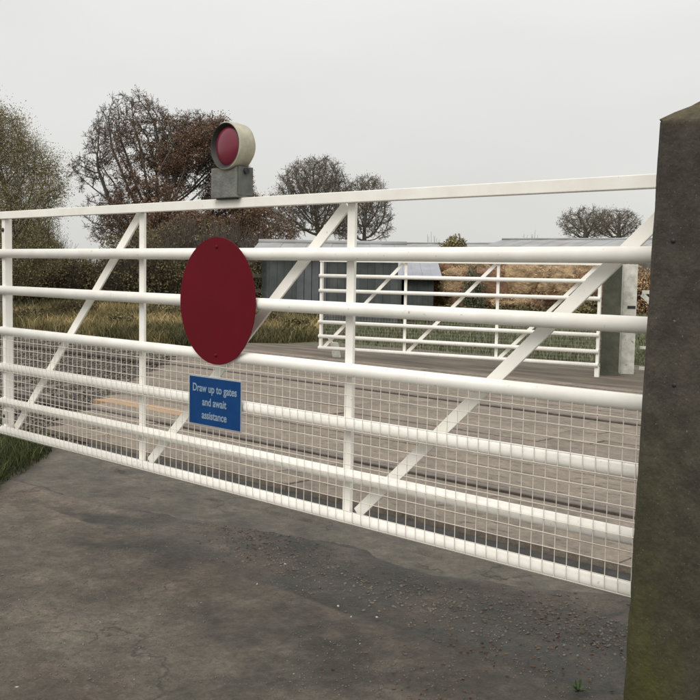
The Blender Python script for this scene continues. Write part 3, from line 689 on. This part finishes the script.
OY = 46
def oaksel(T):
    # retained brown leaves: mostly the right and lower part of the crown
    x = (T[:, 0]/T[:, 1])*F+350; zz = 268-(T[:, 2]-EYE)/T[:, 1]*F
    p = np.clip((x-95)/80, .07, 1)*np.clip((zz-110)/60, .12, 1)+.45*np.clip((x-170)/30, 0, 1)
    cl = fbm(T[:, 0]*1.1+T[:, 1]*.6, T[:, 2]*1.1, 3, 6)
    return (rng.random(len(T)) < p*1.1) & (cl > .34)
tree('oak_tree', 'large spreading oak with rusty brown leaves behind the left half of the gate', 'tree', 150, OY,
     [(134, 143, 44, 48), (86, 180, 24, 30), (112, 215, 40, 30), (195, 148, 44, 36), (160, 190, 40, 40), (222, 200, 34, 46), (245, 225, 26, 30), (185, 225, 60, 26), (100, 145, 18, 20)],
     16000, .21, .36, BARK, .34, 5, 130000, L_OAK, .036, oaksel, tw_r=.0095, trunk_h=1.6)
tree('bare_tree', 'bare rounded tree with forked trunk right of the lamp', 'tree', 322, 60,
     [(314, 191, 37, 34), (290, 214, 28, 24), (330, 212, 30, 28)], 9000, .22, .20, BARKG, .42, 5, 5000, L_OAK, .035, None, gap=.30, tw_r=.0115, trunk_h=1.8)
tree('bare_tree', 'smaller bare tree behind the upright nearest the centre', 'tree', 365, 66,
     [(366, 205, 25, 30), (377, 222, 17, 19), (350, 222, 20, 20)], 6500, .23, .17, BARKG, .42, 5, 4000, L_OAK, .035, None, gap=.28, tw_r=.0125, trunk_h=1.8)
tree('bare_tree', 'thin bare tree between the oak and the forked tree', 'tree', 268, 56,
     [(266, 222, 20, 28), (280, 235, 18, 18)], 1500, .25, .14, BARK, .42, 4, 3500, L_OAK, .05, None, tw_r=.011, trunk_h=1.5)
tree('field_tree', 'bare field tree above the barn roof, left of a touching pair', 'tree', 588, 118,
     [(585, 224, 26, 16)], 3000, .36, .40, BARKG, .7, 4, 1500, L_OAK, .06, None, gap=.2, tw_r=.018, trunk_h=2.2, group='field trees on the right')
tree('field_tree', 'bare field tree above the barn roof, right of a touching pair', 'tree', 619, 121,
     [(616, 224, 25, 16), (632, 228, 12, 10)], 3000, .36, .40, BARKG, .7, 4, 1500, L_OAK, .06, None, gap=.2, tw_r=.018, trunk_h=2.2, group='field trees on the right')
tree('willow_tree', 'bushy olive grey tree at the left edge of the view', 'tree', 5, 24,
     [(-5, 172, 46, 64), (34, 195, 28, 60), (-30, 150, 40, 66), (12, 240, 50, 40), (48, 240, 20, 40), (12, 150, 26, 40)], 6000, .15, .13, BARKG, .34, 5, 130000, L_OLIVE, .015, None, tw_r=.0045, trunk_h=.5, spread=.35)

def bush(name, label, cx, Y, wpx, top_y, base_z, leafm, n, size, twn=500, group=None, cat='bush', bark=BARK, depth=1.0, tint0=.15):
    c = at(cx, top_y, Y); wx = wpx*Y/F/2; ztop = c.z; base = Vector((c.x, Y, base_z)); H2 = ztop-base_z
    root = empty(name, label, cat, base, 0, group); seed = rng.random()*50
    p = rng.normal(size=(n, 3)); p[:, 2] = np.abs(p[:, 2]); p /= np.linalg.norm(p, axis=1)[:, None]
    lump = .45+1.05*fbm(p[:, 0]*2.2+seed, p[:, 2]*2.4+p[:, 1]*1.7+seed, 4, 3)
    rr = rng.random(n)**(1/3.2)*lump; P = p*rr[:, None]*np.array([wx, wx*depth, H2*1.0]); P[:, 2] = np.abs(P[:, 2])**.92
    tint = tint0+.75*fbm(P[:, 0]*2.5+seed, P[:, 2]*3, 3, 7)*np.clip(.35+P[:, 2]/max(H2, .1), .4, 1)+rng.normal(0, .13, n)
    V, Fc, tt = leaves(P, size, tint); link('foliage', npmesh('foliage', V, Fc, False, tt), leafm, root)
    e_ = rng.normal(size=(twn, 3)); e_[:, 2] = np.abs(e_[:, 2])+.3; e_ /= np.linalg.norm(e_, axis=1)[:, None]
    q = e_*np.array([wx, wx*depth, H2])*rng.uniform(.75, 1.12, (twn, 1)); s0 = q*np.array([.35, .35, 0]); md = (s0+q)/2+rng.normal(0, .08, (twn, 3))*H2*.5
    r1 = np.full((twn, 1), .009*Y/30)
    link('stems', tubes_np(np.concatenate([np.concatenate([s0, md, r1, r1*.8], 1), np.concatenate([md, q, r1*.8, r1*.4], 1)]), 3), bark, root)
    return root
# dark scrub along the back of the left verge
scr = [(-12, 30, 90, 205), (40, 31, 66, 236), (92, 33, 74, 262), (140, 32, 74, 240), (186, 34, 76, 226), (228, 33, 60, 232), (258, 31, 44, 246), (286, 30, 30, 272)]
side = ['at the left edge under the olive tree', 'under the olive tree beside the gap of pale sky', 'low in the gap of pale sky left of the oak', 'left of the oak trunk', 'behind the red disc', 'right of the red disc', 'left of the dark shed', 'against the left corner of the dark shed']
for (cx, Y, wd, ty), s in zip(scr, side):
    bush('scrub_bush', 'dark olive brown scrub bush '+s, cx, Y, wd*1.45, ty-8, .25, L_HEDGE, 15000, .036, 1500, 'scrub along the back of the left verge')
# copper hedge and small bushes behind the far gate
cop = [(428, 34, 34, 268), (640, 38, 70, 262)]
side = ['low and round beside the pale roofed shed', 'right of the white post']
for (cx, Y, wd, ty), s, t0 in zip(cop, side, [.30, .0]):
    bush('copper_bush', 'orange brown leafy bush '+s, cx, Y, wd*1.3, ty, -.05, L_BEECH, 20000, .038, 900, 'copper coloured bushes beyond the far gate', tint0=t0)
bush('pale_bush', 'small pale grey green bush before the straw heap near the middle of the far gate', 474, 30, 26, 270, -.05, L_GRASS3, 6000, .030, 200)
for (cx, Y, wd, ty), s in zip([(453, 52, 30, 235), (430, 100, 40, 236), (530, 100, 46, 235)], ['poking above the low barn roofline', 'thin and far away left above the barn roof', 'thin and far away above the long barn']):
    bush('distant_bush', 'small grey green bush '+s, cx, Y, wd*1.2, ty, -.1 if Y > 60 else 1.6, L_HEDGE, 4500, .07, 120, 'distant bushes', tint0=.4)
# straw and brushwood heap: rough rounded clumps piled on one another
heap = empty('straw_heap', 'bulky heap of tan and brown straw and brushwood behind the far gate', 'heap', (at(515, 300, 33).x, 33, -.07))
HM = [mat('straw_clump', (.42, .30, .175), .95, (.16, .105, .062), 3.5, 1, 10, bdist=.12), mat('brown_clump', (.22, .125, .075), .95, (.12, .07, .045), 2.5, 1, 14, bdist=.05), mat('pale_clump', (.50, .40, .27), .95, (.24, .16, .09), 3.5, 1, 10, bdist=.12)]
def clump(px, py, rx, ry, k, Y, leafm_):
    bm = bmesh.new(); bmesh.ops.create_icosphere(bm, subdivisions=4, radius=1); me = bpy.data.meshes.new('clump'); bm.to_mesh(me); bm.free()
    n = len(me.vertices); c = np.zeros(n*3, np.float32); me.vertices.foreach_get('co', c); c = c.reshape(-1, 3); sd_ = rng.random()*90
    q = np.sign(c)*np.abs(c)**.75; f = .55+.85*fbm(c[:, 0]*1.7+sd_+c[:, 1], c[:, 2]*1.9+sd_, 5, 3)
    q = q*f[:, None]*np.array([rx*Y/F, rx*Y/F*.8, ry*Y/F]); me.vertices.foreach_set('co', q.astype(np.float32).ravel()); me.update()
    me.polygons.foreach_set('use_smooth', np.ones(len(me.polygons), bool)); P = at(px, py, Y)-heap.location
    o = link('clump', me, HM[k], heap, P); o.rotation_euler = (0, 0, random.uniform(0, 3))
    m = 1500; ix = rng.integers(0, n, m); Pp = q[ix]*rng.uniform(.95, 1.07, (m, 1))+rng.normal(0, .02, (m, 3))
    V, Fc, tt = leaves(Pp, .05, rng.normal(.55 if k != 1 else .15, .2, m), .16)
    link('loose_straw', npmesh('loose_straw', V, Fc, False, tt), leafm_, o)['kind'] = 'stuff'
for (px, py, rx, ry, k, Y) in [(438, 272, 13, 11, 1, 33), (456, 283, 18, 17, 0, 32.6), (470, 268, 20, 12, 2, 33.4), (488, 288, 22, 18, 1, 32.2), (500, 267, 24, 15, 1, 33.8), (522, 284, 24, 20, 0, 32.3), (538, 268, 22, 15, 2, 33.5), (556, 286, 24, 19, 0, 32.1), (572, 268, 20, 13, 0, 33.6), (588, 288, 18, 16, 1, 32.2), (470, 300, 20, 10, 1, 31.8), (540, 303, 26, 9, 1, 31.7), (510, 304, 20, 9, 0, 31.5), (600, 275, 16, 14, 1, 33.9)]:
    clump(px, py, rx, ry, k, Y, L_BEECH)
# dark low growth at the hedge foot
for (cx, Y, wd, ty), s in zip([(450, 30, 60, 306), (520, 30.5, 80, 305), (590, 31, 60, 303)], ['left', 'middle', 'right']):
    bush('low_bramble', 'low dark bramble at the foot of the straw heap, '+s+' of three', cx, Y, wd*1.2, ty, -.05, L_HEDGE, 5000, .05, 200, 'brambles at the foot of the straw heap')

for (cx, Y, wd, ty), s in zip([(28, 24, 44, 309), (75, 26, 50, 300), (118, 23, 40, 314), (160, 26, 60, 303), (262, 24, 40, 308), (296, 22, 30, 318)], ['nearest the left gate end', 'second from the left', 'low and small before the near upright', 'just left of the red disc', 'just right of the red disc', 'left of the far gate end']):
    bush('verge_bramble', 'low olive bramble clump in the straw grass, '+s, cx, Y, wd*1.1, ty, .0, L_HEDGE, 3500, .028, 500, 'bramble clumps in the straw grass', tint0=.25)
# weed at the foot of the near post
uw, vw = pix_uv(578, 692)
wd_ = empty('road_weed', 'small green weed growing at the foot of the tall dark post', 'plant', G(uw, vw, .0), ROT)
for i in range(9):
    a = i*2.4; r = random.uniform(.02, .045); h = random.uniform(.012, .035); c, s = math.cos(a), math.sin(a)
    mb = MB(); wl = .008
    mb.add([(0, 0, 0), (c*r*.5-s*wl, s*r*.5+c*wl, h*.8), (c*r, s*r, h), (c*r*.5+s*wl, s*r*.5-c*wl, h*.8)], [(0, 1, 2), (0, 2, 3)])
    mb.obj('leaf', mat('weed_leaf', (.03, .055, .015), .7) if i == 0 else bpy.data.materials['weed_leaf'], wd_)
# timber field fence between scrub and shed
ff = empty('timber_fence', 'dark weathered post and rail fence left of the dark shed', 'fence', (0, 0, 0))
for px in (250, 268, 285):
    p = at(px, 300, 27); MB().box((p.x-.05, p.y-.05, -.1), (p.x+.05, p.y+.05, 1.35)).obj('post', DPOST, ff, .006)
a = at(238, 300, 26.93); b = at(288, 300, 26.93)
for zz in (1.2, .8): MB().box((a.x, a.y-.018, zz-.05), (b.x, a.y+.018, zz+.05)).obj('fence_rail', DPOST, ff, .004)
